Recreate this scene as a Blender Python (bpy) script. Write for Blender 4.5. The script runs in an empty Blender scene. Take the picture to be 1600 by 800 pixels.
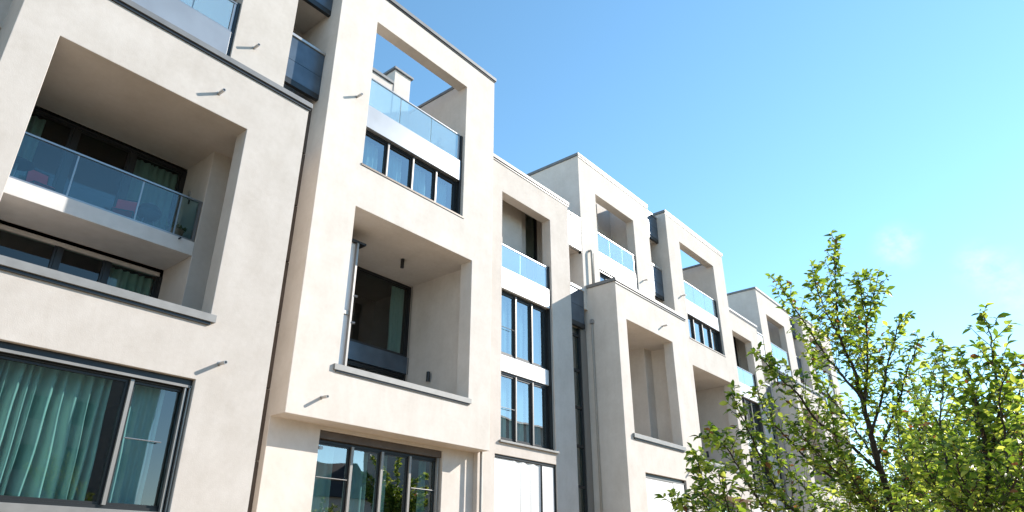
import bpy, math, random
import numpy as np
from mathutils import Vector
rnd = random.Random(7)
scene = bpy.context.scene
COL = scene.collection
S = 1.45                      # metres per measuring unit
GZ = -1.6 / S                 # ground level in those units (camera height is zero)
PERIOD = 14.86                # the row repeats every three houses
R = math.radians

# ------------------------------------------------------------------ camera
cam = bpy.data.cameras.new('camera'); camo = bpy.data.objects.new('camera', cam); COL.objects.link(camo)
cam.sensor_width = 36; cam.lens = 36 * 1068.0 / 1600; cam.clip_end = 5000; cam.clip_start = 0.05
camo.location = (0, -10 * S, 1.6)
FWD = Vector((.69949, .57759, .42084)).normalized()
camo.rotation_euler = (R(90) + math.asin(FWD.z), 0, -math.atan2(FWD.x, FWD.y))
scene.camera = camo
CR = Vector((FWD.y, -FWD.x, 0)).normalized(); CU = CR.cross(FWD)
def at(px, py, d):            # a point d metres ahead, used to lay out the branches of the trees
    return Vector(camo.location) + FWD * d + CR * (d * (px - 800) / 1068) + CU * (d * (400 - py) / 1068)

# ------------------------------------------------------------------ materials
def mat(name):
    m = bpy.data.materials.new(name); m.use_nodes = True
    nt = m.node_tree; b = nt.nodes['Principled BSDF']
    return m, nt, b
def simple(name, col, rough=.6, metal=0, spec=.5, var=.0, scale=8, bump=0):
    m, nt, b = mat(name)
    b.inputs['Base Color'].default_value = (*col, 1); b.inputs['Roughness'].default_value = rough
    b.inputs['Metallic'].default_value = metal; b.inputs['Specular IOR Level'].default_value = spec
    if var or bump:
        tc = nt.nodes.new('ShaderNodeTexCoord'); n = nt.nodes.new('ShaderNodeTexNoise')
        n.inputs['Scale'].default_value = scale; n.inputs['Detail'].default_value = 6
        nt.links.new(tc.outputs['Object'], n.inputs['Vector'])
        if var:
            r = nt.nodes.new('ShaderNodeValToRGB')
            r.color_ramp.elements[0].position = .3; r.color_ramp.elements[1].position = .7
            r.color_ramp.elements[0].color = (*[c * (1 - var) for c in col], 1)
            r.color_ramp.elements[1].color = (*[min(1, c * (1 + var)) for c in col], 1)
            nt.links.new(n.outputs['Fac'], r.inputs['Fac']); nt.links.new(r.outputs['Color'], b.inputs['Base Color'])
        if bump:
            bp = nt.nodes.new('ShaderNodeBump'); bp.inputs['Strength'].default_value = bump; bp.inputs['Distance'].default_value = .01
            nt.links.new(n.outputs['Fac'], bp.inputs['Height']); nt.links.new(bp.outputs['Normal'], b.inputs['Normal'])
    return m
def plaster(name, col):
    m, nt, b = mat(name)
    tc = nt.nodes.new('ShaderNodeTexCoord')
    a = nt.nodes.new('ShaderNodeTexNoise'); a.inputs['Scale'].default_value = 1.1; a.inputs['Detail'].default_value = 8; a.inputs['Roughness'].default_value = .65
    f = nt.nodes.new('ShaderNodeTexNoise'); f.inputs['Scale'].default_value = 55; f.inputs['Detail'].default_value = 5
    g = nt.nodes.new('ShaderNodeTexNoise'); g.inputs['Scale'].default_value = 9; g.inputs['Detail'].default_value = 4
    mp = nt.nodes.new('ShaderNodeMapping'); mp.inputs['Scale'].default_value = (3.2, 3.2, .22)
    s = nt.nodes.new('ShaderNodeTexNoise'); s.inputs['Scale'].default_value = 1.6; s.inputs['Detail'].default_value = 5
    nt.links.new(tc.outputs['Object'], mp.inputs['Vector']); nt.links.new(mp.outputs['Vector'], s.inputs['Vector'])
    for n in (a, f, g): nt.links.new(tc.outputs['Object'], n.inputs['Vector'])
    def madd(x, k, y=None):
        n = nt.nodes.new('ShaderNodeMath'); n.operation = 'MULTIPLY_ADD'
        nt.links.new(x, n.inputs[0]); n.inputs[1].default_value = k
        if y is None: n.inputs[2].default_value = 0
        else: nt.links.new(y, n.inputs[2])
        return n.outputs[0]
    v = madd(a.outputs['Fac'], .6, madd(s.outputs['Fac'], .13, madd(g.outputs['Fac'], .18, madd(f.outputs['Fac'], .07))))
    r = nt.nodes.new('ShaderNodeValToRGB'); r.color_ramp.elements[0].position = .36; r.color_ramp.elements[1].position = .62
    r.color_ramp.elements[0].color = (*[c * k for c, k in zip(col, (.885, .87, .85))], 1); r.color_ramp.elements[1].color = (*[min(.9, c * 1.04) for c in col], 1)
    nt.links.new(v, r.inputs['Fac']); nt.links.new(r.outputs['Color'], b.inputs['Base Color'])
    b.inputs['Roughness'].default_value = .92; b.inputs['Specular IOR Level'].default_value = .15
    bp = nt.nodes.new('ShaderNodeBump'); bp.inputs['Strength'].default_value = .35; bp.inputs['Distance'].default_value = .006
    h = madd(f.outputs['Fac'], 1, madd(a.outputs['Fac'], 1.5))
    nt.links.new(h, bp.inputs['Height']); nt.links.new(bp.outputs['Normal'], b.inputs['Normal'])
    return m
def glass(name, tint, gloss=.14, edge=.8, haze=None, power=2.2):
    m = bpy.data.materials.new(name); m.use_nodes = True; nt = m.node_tree; nt.nodes.clear()
    o = nt.nodes.new('ShaderNodeOutputMaterial'); mx = nt.nodes.new('ShaderNodeMixShader')
    t = nt.nodes.new('ShaderNodeBsdfTransparent'); t.inputs['Color'].default_value = (*tint, 1)
    g = nt.nodes.new('ShaderNodeBsdfGlossy'); g.inputs['Roughness'].default_value = .012; g.inputs['Color'].default_value = (1, 1, 1, 1)
    tc = nt.nodes.new('ShaderNodeTexCoord'); n = nt.nodes.new('ShaderNodeTexNoise'); n.inputs['Scale'].default_value = .9; n.inputs['Detail'].default_value = 1
    bp = nt.nodes.new('ShaderNodeBump'); bp.inputs['Strength'].default_value = .12; bp.inputs['Distance'].default_value = .03
    nt.links.new(tc.outputs['Object'], n.inputs['Vector']); nt.links.new(n.outputs['Fac'], bp.inputs['Height']); nt.links.new(bp.outputs['Normal'], g.inputs['Normal'])
    lw = nt.nodes.new('ShaderNodeLayerWeight'); lw.inputs['Blend'].default_value = .5
    pw = nt.nodes.new('ShaderNodeMath'); pw.operation = 'POWER'; pw.inputs[1].default_value = power
    mr = nt.nodes.new('ShaderNodeMapRange'); mr.inputs['To Min'].default_value = gloss; mr.inputs['To Max'].default_value = edge
    nt.links.new(lw.outputs['Facing'], pw.inputs[0]); nt.links.new(pw.outputs[0], mr.inputs['Value'])
    nt.links.new(mr.outputs[0], mx.inputs['Fac'])
    base = t.outputs[0]
    if haze:
        d = nt.nodes.new('ShaderNodeBsdfDiffuse'); d.inputs['Color'].default_value = (*haze[0], 1)
        m2 = nt.nodes.new('ShaderNodeMixShader'); m2.inputs['Fac'].default_value = haze[1]
        nt.links.new(t.outputs[0], m2.inputs[1]); nt.links.new(d.outputs[0], m2.inputs[2]); base = m2.outputs[0]
    nt.links.new(base, mx.inputs[1]); nt.links.new(g.outputs[0], mx.inputs[2]); nt.links.new(mx.outputs[0], o.inputs['Surface'])
    return m
def leafmat(name, dark, mid, light, trans=.45):
    m = bpy.data.materials.new(name); m.use_nodes = True; nt = m.node_tree; nt.nodes.clear()
    o = nt.nodes.new('ShaderNodeOutputMaterial'); at_ = nt.nodes.new('ShaderNodeAttribute'); at_.attribute_name = 'leaf_tone'
    r = nt.nodes.new('ShaderNodeValToRGB'); e = r.color_ramp.elements
    e[0].position = 0; e[0].color = (*dark, 1); e[1].position = .93; e[1].color = (*light, 1)
    x = e.new(.5); x.color = (*mid, 1); x = e.new(1); x.color = (.2, .1, .04, 1)
    nt.links.new(at_.outputs['Fac'], r.inputs['Fac'])
    p = nt.nodes.new('ShaderNodeBsdfPrincipled'); p.inputs['Roughness'].default_value = .42; p.inputs['Specular IOR Level'].default_value = .5
    t = nt.nodes.new('ShaderNodeBsdfTranslucent'); mx = nt.nodes.new('ShaderNodeMixShader'); mx.inputs['Fac'].default_value = trans
    hs = nt.nodes.new('ShaderNodeHueSaturation'); hs.inputs['Hue'].default_value = .485; hs.inputs['Value'].default_value = 1.8; hs.inputs['Saturation'].default_value = 1.1
    nt.links.new(r.outputs['Color'], p.inputs['Base Color']); nt.links.new(r.outputs['Color'], hs.inputs['Color']); nt.links.new(hs.outputs['Color'], t.inputs['Color'])
    nt.links.new(p.outputs[0], mx.inputs[1]); nt.links.new(t.outputs[0], mx.inputs[2]); nt.links.new(mx.outputs[0], o.inputs['Surface'])
    return m
M = dict(
    plasterVignette=plaster('vignette darkened plaster', (.525, .485, .447)),  # left house: plaster tone lowered, lens vignetting put into the colour
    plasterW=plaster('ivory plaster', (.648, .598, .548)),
    plasterC=plaster('sand plaster', (.595, .543, .497)),
    plasterP=plaster('pale plaster', (.60, .558, .513)),
    coping=simple('dark zinc coping', (.15, .155, .16), .5, 0, var=.15, scale=3),
    ledge=simple('zinc ledge', (.21, .21, .205), .5, .1, var=.12, scale=3),
    sill=simple('cast stone sill', (.33, .325, .31), .7, 0, var=.08, scale=4),
    frame=simple('anthracite aluminium', (.022, .024, .026), .35, .2),
    rail=simple('brushed steel', (.30, .31, .32), .35, .8),
    mull=simple('grey aluminium mullion', (.30, .28, .26), .38, .5),
    panel=simple('satin grey metal', (.31, .325, .345), .34, .45, var=.08, scale=1.2),
    panelW=simple('white coated metal', (.66, .68, .70), .4, .1, var=.04, scale=2),
    blue=simple('slate blue metal', (.085, .115, .15), .3, .35, var=.2, scale=2),
    brown=simple('bronze cladding', (.11, .085, .068), .5, .2, var=.15, scale=3),
    blind=simple('white canvas blind', (.78, .77, .75), .8, var=.02, scale=2),
    room=simple('shade dark room lining', (.032, .034, .033), .9, var=.3, scale=2),  # near-black lining puts the deep shade of the rooms into their colour
    slab=simple('balcony fascia', (.62, .60, .58), .85, var=.06, scale=4),
    black=simple('black paint', (.012, .012, .014), .35),
    drain=simple('dull drainpipe', (.36, .335, .30), .6, 0, var=.08),
    roof=simple('dark roof tiles', (.05, .04, .04), .9),
    pipe=simple('stainless pipe', (.45, .43, .41), .35, .6),
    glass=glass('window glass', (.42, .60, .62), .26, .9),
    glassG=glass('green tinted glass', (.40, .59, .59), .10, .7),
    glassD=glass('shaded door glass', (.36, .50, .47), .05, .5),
    railglass=glass('blue railing glass', (.70, .86, .90), .05, .45),
    milk=glass('misty railing glass', (.62, .82, .88), .18, .8, ((.62, .74, .78), .24)),
    curtain=simple('pale green curtain', (.64, .71, .66), .9, var=.08, scale=3),
    curtainW=simple('white net curtain', (.72, .76, .76), .9),
    red=simple('red chair fabric', (.75, .06, .09), .6),
    darkcloth=simple('dark grill cover', (.03, .04, .05), .55),
    terra=simple('terracotta pot', (.30, .13, .07), .8, var=.1),
    bark=simple('dark bark', (.045, .034, .028), .9, var=.35, scale=20, bump=.6),
    leaf=leafmat('young yellow green leaves', (.03, .07, .012), (.15, .245, .036), (.40, .46, .10), .45),
    leafN=leafmat('green leaves', (.03, .07, .014), (.14, .215, .033), (.36, .41, .09), .44),
    leafF=leafmat('deep green leaves', (.03, .06, .018), (.07, .115, .026), (.16, .19, .05)),
)

# ------------------------------------------------------------------ mesh building
class MB:
    """collects faces; coordinates are measuring units (x along the row, Y away from the viewer, z above eye level)"""
    def __init__(s, cx=0, raw=False): s.v = []; s.f = []; s.cx = cx; s.raw = raw
    def P(s, x, Y, z):
        return (x, Y, z) if s.raw else (S * (x - s.cx), S * (Y - 10), S * (z - GZ))
    def box(s, x0, x1, Y0, Y1, z0, z1):
        i = len(s.v)
        for x in (x0, x1):
            for y in (Y0, Y1):
                for z in (z0, z1): s.v.append(s.P(x, y, z))
        for q in ((0, 1, 3, 2), (4, 6, 7, 5), (0, 4, 5, 1), (2, 3, 7, 6), (0, 2, 6, 4), (1, 5, 7, 3)): s.f.append(tuple(i + k for k in q))
        return s
    def solid(s, ops):
        """boxes added ('+') and cut away ('-') in order, as one closed shell"""
        ax = [sorted({round(v, 5) for o in ops for v in o[1 + 2 * k:3 + 2 * k]}) for k in range(3)]
        mid = [np.array([(a + b) / 2 for a, b in zip(q, q[1:])]) for q in ax]
        g = np.zeros([len(m) for m in mid], bool)
        for o in ops:
            sel = [np.where((m > o[1 + 2 * k]) & (m < o[2 + 2 * k]))[0] for k, m in enumerate(mid)]
            if all(len(q) for q in sel): g[np.ix_(*sel)] = o[0] == '+'
        idx = {}
        def vid(i, j, k):
            if (i, j, k) not in idx:
                idx[(i, j, k)] = len(s.v); s.v.append(s.P(ax[0][i], ax[1][j], ax[2][k]))
            return idx[(i, j, k)]
        n = g.shape; gp = np.pad(g, 1)
        for i, j, k in zip(*np.where(g)):
            I, J, K = i + 1, j + 1, k + 1
            if not gp[I - 1, J, K]: s.f.append((vid(i, j, k), vid(i, j, k + 1), vid(i, j + 1, k + 1), vid(i, j + 1, k)))
            if not gp[I + 1, J, K]: s.f.append((vid(i + 1, j, k), vid(i + 1, j + 1, k), vid(i + 1, j + 1, k + 1), vid(i + 1, j, k + 1)))
            if not gp[I, J - 1, K]: s.f.append((vid(i, j, k), vid(i + 1, j, k), vid(i + 1, j, k + 1), vid(i, j, k + 1)))
            if not gp[I, J + 1, K]: s.f.append((vid(i, j + 1, k), vid(i, j + 1, k + 1), vid(i + 1, j + 1, k + 1), vid(i + 1, j + 1, k)))
            if not gp[I, J, K - 1]: s.f.append((vid(i, j, k), vid(i, j + 1, k), vid(i + 1, j + 1, k), vid(i + 1, j, k)))
            if not gp[I, J, K + 1]: s.f.append((vid(i, j, k + 1), vid(i + 1, j, k + 1), vid(i + 1, j + 1, k + 1), vid(i, j + 1, k + 1)))
        return s
    def tube(s, pts, rad, n=8, cap=True):
        pts = [Vector(s.P(*p)) for p in pts]
        if not isinstance(rad, (list, tuple)): rad = [rad] * len(pts)
        rings = []
        prev = None
        for i, p in enumerate(pts):
            d = (pts[min(i + 1, len(pts) - 1)] - pts[max(i - 1, 0)]).normalized()
            a = prev if prev is not None else (Vector((1, 0, 0)) if abs(d.x) < .8 else Vector((0, 1, 0)))
            u = (a - d * a.dot(d)).normalized(); w = d.cross(u); prev = u
            ring = []
            for k in range(n):
                t = 2 * math.pi * k / n
                ring.append(len(s.v)); s.v.append(tuple(p + (u * math.cos(t) + w * math.sin(t)) * rad[i]))
            rings.append(ring)
        for a, b in zip(rings, rings[1:]):
            for k in range(n): s.f.append((a[k], a[(k + 1) % n], b[(k + 1) % n], b[k]))
        if cap: s.f.append(tuple(reversed(rings[0]))); s.f.append(tuple(rings[-1]))
        return s
    def lathe(s, c, prof, n=16):
        """prof: (radius, height) pairs in metres round a vertical axis through c"""
        c = Vector(s.P(*c)); rings = []
        for r, h in prof:
            ring = []
            for k in range(n):
                t = 2 * math.pi * k / n; ring.append(len(s.v)); s.v.append((c.x + r * math.cos(t), c.y + r * math.sin(t), c.z + h))
            rings.append(ring)
        for a, b in zip(rings, rings[1:]):
            for k in range(n): s.f.append((a[k], a[(k + 1) % n], b[(k + 1) % n], b[k]))
        s.f.append(tuple(reversed(rings[0]))); s.f.append(tuple(rings[-1]))
        return s
    def quad(s, pts):
        i = len(s.v); s.v += [s.P(*p) for p in pts]; s.f.append(tuple(range(i, i + len(pts)))); return s
    def build(s, name, m, parent=None, smooth=False, bevel=0):
        me = bpy.data.meshes.new(name); me.from_pydata(s.v, [], s.f); me.materials.append(m); me.update()
        if smooth: me.polygons.foreach_set('use_smooth', [True] * len(me.polygons))
        o = bpy.data.objects.new(name, me); COL.objects.link(o)
        if parent: o.parent = parent
        if bevel:
            b = o.modifiers.new('edge', 'BEVEL'); b.width = bevel; b.segments = 2; b.limit_method = 'ANGLE'; b.angle_limit = R(40)
        return o
def tag(o, label=None, cat=None, group=None, kind=None):
    if label: o['label'] = label
    if cat: o['category'] = cat
    if group: o['group'] = group
    if kind: o['kind'] = kind
    return o
def empty(name, loc, label=None, cat=None, group=None):
    o = bpy.data.objects.new(name, None); COL.objects.link(o); o.location = loc; o.empty_display_size = .3
    return tag(o, label, cat, group)
def copy_tree(o, parent=None):
    c = o.copy(); COL.objects.link(c)
    if parent: c.parent = parent
    for ch in list(o.children): copy_tree(ch, c)
    return c
def repaint(root, old, new):
    for o in [root] + list(root.children_recursive):
        for sl in o.material_slots:
            if sl.material == old: sl.link = 'OBJECT'; sl.material = new
def world(x, Y, z): return Vector((S * x, S * (Y - 10), S * (z - GZ)))

# ------------------------------------------------------------------ pieces of a house
def window(root, cx, x0, x1, z0, z1, Y, cuts=(), gl='glass', fr=.045, dep=.07, mull='frame', mw=.035, bars=(), sash=.035, name='window', label=None, sunny=None):
    f = MB(cx)
    f.box(x0, x0 + fr, Y, Y + dep, z0, z1).box(x1 - fr, x1, Y, Y + dep, z0, z1)
    f.box(x0 + fr, x1 - fr, Y, Y + dep, z1 - fr, z1).box(x0 + fr, x1 - fr, Y, Y + dep, z0, z0 + fr)
    xs = [x0 + fr] + list(cuts) + [x1 - fr]
    for c in cuts: f.box(c - mw / 2, c + mw / 2, Y + .008, Y + dep - .004, z0 + fr, z1 - fr)
    p = MB(cx)
    for i, (a, b) in enumerate(zip(xs, xs[1:])):
        a += mw / 2 if i else 0; b -= mw / 2 if i < len(xs) - 2 else 0
        y0, y1 = Y + .02, Y + dep - .012; e = .002
        f.box(a + e, a + sash, y0, y1, z0 + fr + e, z1 - fr - e).box(b - sash, b - e, y0, y1, z0 + fr + e, z1 - fr - e)
        f.box(a + sash, b - sash, y0, y1, z1 - fr - sash, z1 - fr - e).box(a + sash, b - sash, y0, y1, z0 + fr + e, z0 + fr + sash)
        p.quad([(a + sash, Y + .045, z0 + fr + sash), (b - sash, Y + .045, z0 + fr + sash), (b - sash, Y + .045, z1 - fr - sash), (a + sash, Y + .045, z1 - fr - sash)])
    o = f.build(name, M['frame'], root)
    if label: o['label'] = label
    p.build('pane', M[gl], o)
    if cuts and sunny is not None:            # pale outer mullion strips that carry the sliding gear
        for c in cuts: MB(cx).box(c - sunny / 2, c + sunny / 2, Y - .03, Y + .006, z0 + fr, z1 - fr).build('mullion', M['mull'], o)
    for bz, ba, bb in bars:
        MB(cx).tube([(ba, Y - .02, bz), (bb, Y - .02, bz)], .012, 6).build('safety_bar', M['rail'], o)
    return o
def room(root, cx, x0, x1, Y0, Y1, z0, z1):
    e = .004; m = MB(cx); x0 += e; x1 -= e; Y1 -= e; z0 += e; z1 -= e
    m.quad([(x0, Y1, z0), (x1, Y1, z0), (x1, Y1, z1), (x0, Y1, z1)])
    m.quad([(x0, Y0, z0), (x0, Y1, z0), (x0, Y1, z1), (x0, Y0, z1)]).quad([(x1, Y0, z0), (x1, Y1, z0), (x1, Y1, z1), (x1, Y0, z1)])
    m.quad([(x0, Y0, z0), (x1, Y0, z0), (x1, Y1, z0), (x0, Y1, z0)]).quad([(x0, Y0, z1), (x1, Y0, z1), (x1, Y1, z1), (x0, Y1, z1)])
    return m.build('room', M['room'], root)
def railing(root, cx, x0, x1, z0, z1, Y, posts, gl, endpost=True):
    r = MB(cx).box(x0, x1, Y - .018, Y + .03, z1 - .028, z1)
    r.box(x0, x1, Y - .012, Y + .022, z0, z0 + .025)
    for p in posts: r.box(p - .012, p + .012, Y + .006, Y + .026, z0 + .025, z1 - .028)
    if endpost: r.box(x1 - .05, x1 - .004, Y - .01, Y + .05, z0 + .025, z1 - .03)
    o = r.build('railing', M['rail'], root)
    g = MB(cx); xs = [x0] + list(posts) + [x1 - (.05 if endpost else 0)]
    for a, b in zip(xs, xs[1:]): g.box(a + .014, b - .014, Y - .004, Y + .004, z0 + .027, z1 - .03)
    g.build('glass', M[gl], o); return o
def spout(root, cx, x, z, Y):
    o = MB(cx).tube([(x, Y + .02, z), (x, Y - .17, z - .008)], .04, 12).build('overflow_spout', M['pipe'], root)
    MB(cx).tube([(x, Y - .1702, z - .008), (x, Y - .171, z - .008)], .030, 12).build('spout_mouth', M['black'], o)
    MB(cx).tube([(x, Y - .004, z), (x, Y - .0005, z)], .055, 14).build('wall_collar', M['pipe'], o)
def sillbox(root, cx, x0, x1, Y0, Y1, z0, z1): return MB(cx).box(x0, x1, Y0, Y1, z0, z1).build('sill', M['ledge'], root, bevel=.004)
def coping(root, cx, segs, z0, z1): 
    m = MB(cx)
    for x0, x1, Y0, Y1 in segs: m.box(x0, x1, Y0, Y1, z0, z1)
    o = m.build('coping', M['coping'], root, bevel=.005)
    return o

def house_A(balcony, blind):
    """low front block with a tall loggia, a set back storey on its roof and the narrow link to the next house"""
    cx = 3.3; root = empty('row_house', (0, 0, 0))
    ops = [('+', 1.12, 5.49, 9.33, 14, GZ, 7.68), ('+', .96, 5.44, 10.3, 14, 7.0, 12.3),
           ('+', 5.44, 6.28, 10.61, 14, GZ, 8.86), ('+', 5.44, 6.28, 11.4, 14, 8.86, 12.1), ('+', 5.44, 6.28, 10.46, 11.4, 11.22, 12.1),
           ('-', 1.62, 4.43, 9.33, 9.65, 3.28, 6.65), ('-', 1.40, 4.90, 9.65, 10.36, 3.1, 6.65), ('-', 1.62, 4.43, 10.36, 11.29, 3.1, 6.65),
           ('-', 2.03, 4.40, 9.33, 12.6, .62, 2.44),
           ('-', 1.9, 4.32, 10.3, 10.6, 7.68, 11.28), ('-', 1.5, 3.3, 10.6, 11.12, 9.1, 12.3), ('-', 3.3, 4.7, 10.6, 11.7, 9.1, 12.3), ('-', 3.3, 3.75, 11.0, 11.5, 9.1, 12.3), ('+', 3.62, 4.7, 11.45, 11.7, 9.1, 12.3), ('-', 1.9, 4.32, 10.6, 12.6, 7.72, 8.75)]
    if balcony: ops += [('-', 1.62, 4.43, 11.29, 13.4, 3.1, 4.52), ('-', 1.62, 4.43, 11.29, 13.4, 4.89, 6.6)]
    else: ops += [('-', 1.62, 4.0, 11.29, 13.4, 3.1, 6.5)]
    MB(cx).solid(ops).build('wall', M['plasterW'], root, bevel=.01)
    if balcony:
        MB(cx).box(1.40, 4.428, 10.36, 11.288, 4.65, 4.89).build('balcony_slab', M['slab'], root, bevel=.006)
        railing(root, cx, 1.40, 4.42, 4.895, 5.64, 10.385, (2.52, 3.47, 4.08), 'railglass', True)
        MB(cx).tube([(4.17, 10.36, 4.86), (4.17, 10.30, 4.855)], .022, 8).build('overflow_spout', M['black'], root)
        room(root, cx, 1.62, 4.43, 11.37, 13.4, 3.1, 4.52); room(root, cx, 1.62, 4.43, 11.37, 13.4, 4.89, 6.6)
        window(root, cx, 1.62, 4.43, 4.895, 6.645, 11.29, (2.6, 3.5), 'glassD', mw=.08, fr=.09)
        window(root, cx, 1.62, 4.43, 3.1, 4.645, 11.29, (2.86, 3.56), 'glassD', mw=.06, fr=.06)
        h = MB(cx); h.tube([(4.425, 10.95, 3.92), (4.38, 10.95, 3.86), (4.37, 10.98, 3.82), (4.37, 11.06, 3.80), (4.37, 11.12, 3.84)], .010, 6).build('wall_hook', M['black'], root)
        MB(cx).box(4.40, 4.428, 10.93, 11.0, 5.98, 6.06).build('outdoor_socket', M['pipe'], root); MB(cx).box(4.41, 4.428, 10.9, 10.93, 5.80, 5.90).build('outdoor_socket', M['black'], root)
    else:
        room(root, cx, 1.62, 4.0, 11.37, 13.4, 3.1, 6.5); window(root, cx, 1.62, 4.0, 3.1, 6.5, 11.29, (2.4, 3.2))
    sillbox(root, cx, 1.50, 4.50, 9.27, 9.655, 3.282, 3.395)
    MB(cx).box(1.56, 4.44, 9.30, 9.329, 3.24, 3.281).build('drip_edge', M['frame'], root)
    # lower window
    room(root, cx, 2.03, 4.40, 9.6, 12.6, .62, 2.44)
    MB(cx).box(2.03, 4.40, 9.40, 9.50, 2.348, 2.438).build('shutter_rail', M['frame'], root)
    MB(cx).box(2.035, 4.395, 9.37, 9.395, 2.318, 2.352).build('guide_rail', M['ledge'], root)
    w = window(root, cx, 2.03, 4.398, .70, 2.345, 9.44, (3.62,), 'glassG', mw=.05, fr=.05, dep=.08, bars=((1.56, 3.68, 4.15),), sunny=.045)
    MB(cx).box(4.30, 4.325, 9.38, 9.43, .7, 2.34).box(4.36, 4.375, 9.37, 9.42, .7, 2.34).build('guide_rail', M['mull'], root)
    sillbox(root, cx, 1.99, 4.43, 9.28, 9.50, .60, .698)
    if blind:
        MB(cx).box(2.04, 3.64, 9.385, 9.40, .71, 2.343).build('blind', M['blind'], root)
        MB(cx).box(3.655, 4.29, 9.375, 9.39, .71, 2.343).build('blind', M['blind'], root)
    # roof edge of the low block
    coping(root, cx, [(1.08, 5.53, 9.28, 9.62), (1.08, 1.42, 9.62, 10.298)], 7.682, 7.78)
    MB(cx).box(1.10, 5.51, 9.305, 9.328, 7.63, 7.681).build('drip_edge', M['frame'], root)
    coping(root, cx, [(.92, 5.47, 10.26, 10.6), (.92, 1.25, 10.6, 14), (5.2, 5.47, 10.6, 14)], 12.302, 12.395)
    MB(cx).box(.94, 5.46, 10.28, 10.298, 12.26, 12.30).build('drip_edge', M['frame'], root)
    # upper opening: spandrel, glass, strip window behind the low parapet
    MB(cx).box(1.91, 4.25, 10.33, 10.40, 8.64, 9.2).build('spandrel', M['panel'], root, bevel=.004)
    MB(cx).box(4.255, 4.315, 10.34, 10.42, 7.72, 9.95).box(1.905, 4.25, 10.36, 10.43, 8.56, 8.638).build('spandrel_frame', M['frame'], root)
    railing(root, cx, 1.91, 4.25, 9.21, 9.92, 10.36, (2.70, 3.49), 'milk')
    room(root, cx, 1.9, 4.32, 10.62, 12.6, 7.72, 8.75)
    window(root, cx, 1.905, 4.25, 7.8, 8.555, 10.42, (2.5, 3.1, 3.7), mull='frame')
    # terrace doors behind the opening
    window(root, cx, 3.31, 3.60, 9.12, 11.9, 11.62, ())
    for x, z, Y in ((3.86, 7.03, 9.33), (4.70, 2.73, 9.33), (4.72, 9.12, 10.3)): spout(root, cx, x, z, Y)
    # downpipe on the set back storey, with its swan neck
    MB(cx).tube([(1.34, 10.31, 9.0), (1.34, 10.24, 9.0), (1.34, 10.21, 8.95), (1.34, 10.21, 7.79)], .055, 10).build('downpipe', M['drain'], root, smooth=True)
    MB(cx).tube([(1.52, 10.27, 8.98), (1.52, 10.27, 7.79)], .016, 8).build('cable_duct', M['brown'], root)
    dp = MB(cx).tube([(1.10, 10.16, 6.55), (1.07, 10.16, 6.5), (1.07, 10.16, GZ)], .04, 8).build('downpipe', M['drain'], root, smooth=True)
    MB(cx).box(1.02, 1.118, 10.10, 10.2, 6.55, 6.66).build('hopper', M['pipe'], dp)
    # link to the right hand neighbour: dark cladding below, metal parapets above
    m = MB(cx); z = GZ + .4
    while z < 8.5:
        m.box(5.495, 6.276, 10.55, 10.605, z, z + 1.16); m.box(5.86, 5.89, 10.535, 10.549, z + .15, z + 1.0); z += 1.19
    m.build('cladding', M['brown'], root)
    for z0, z1 in ((8.98, 10.0), (11.27, 12.16)):
        p = MB(cx)
        p.box(5.445, 6.275, 10.36, 10.44, z0, z0 + .44).box(5.445, 6.275, 10.36, 10.44, z0 + .45, z1)
        o = p.build('parapet_panel', M['blue'], root)
        MB(cx).box(5.443, 6.278, 10.33, 10.47, z1 + .001, z1 + .06).build('parapet_cap', M['pipe'], o)
        MB(cx).box(5.442, 6.277, 10.365, 10.45, z0 - .13, z0 - .002).build('parapet_base', M['frame'], o)
    return root

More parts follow.
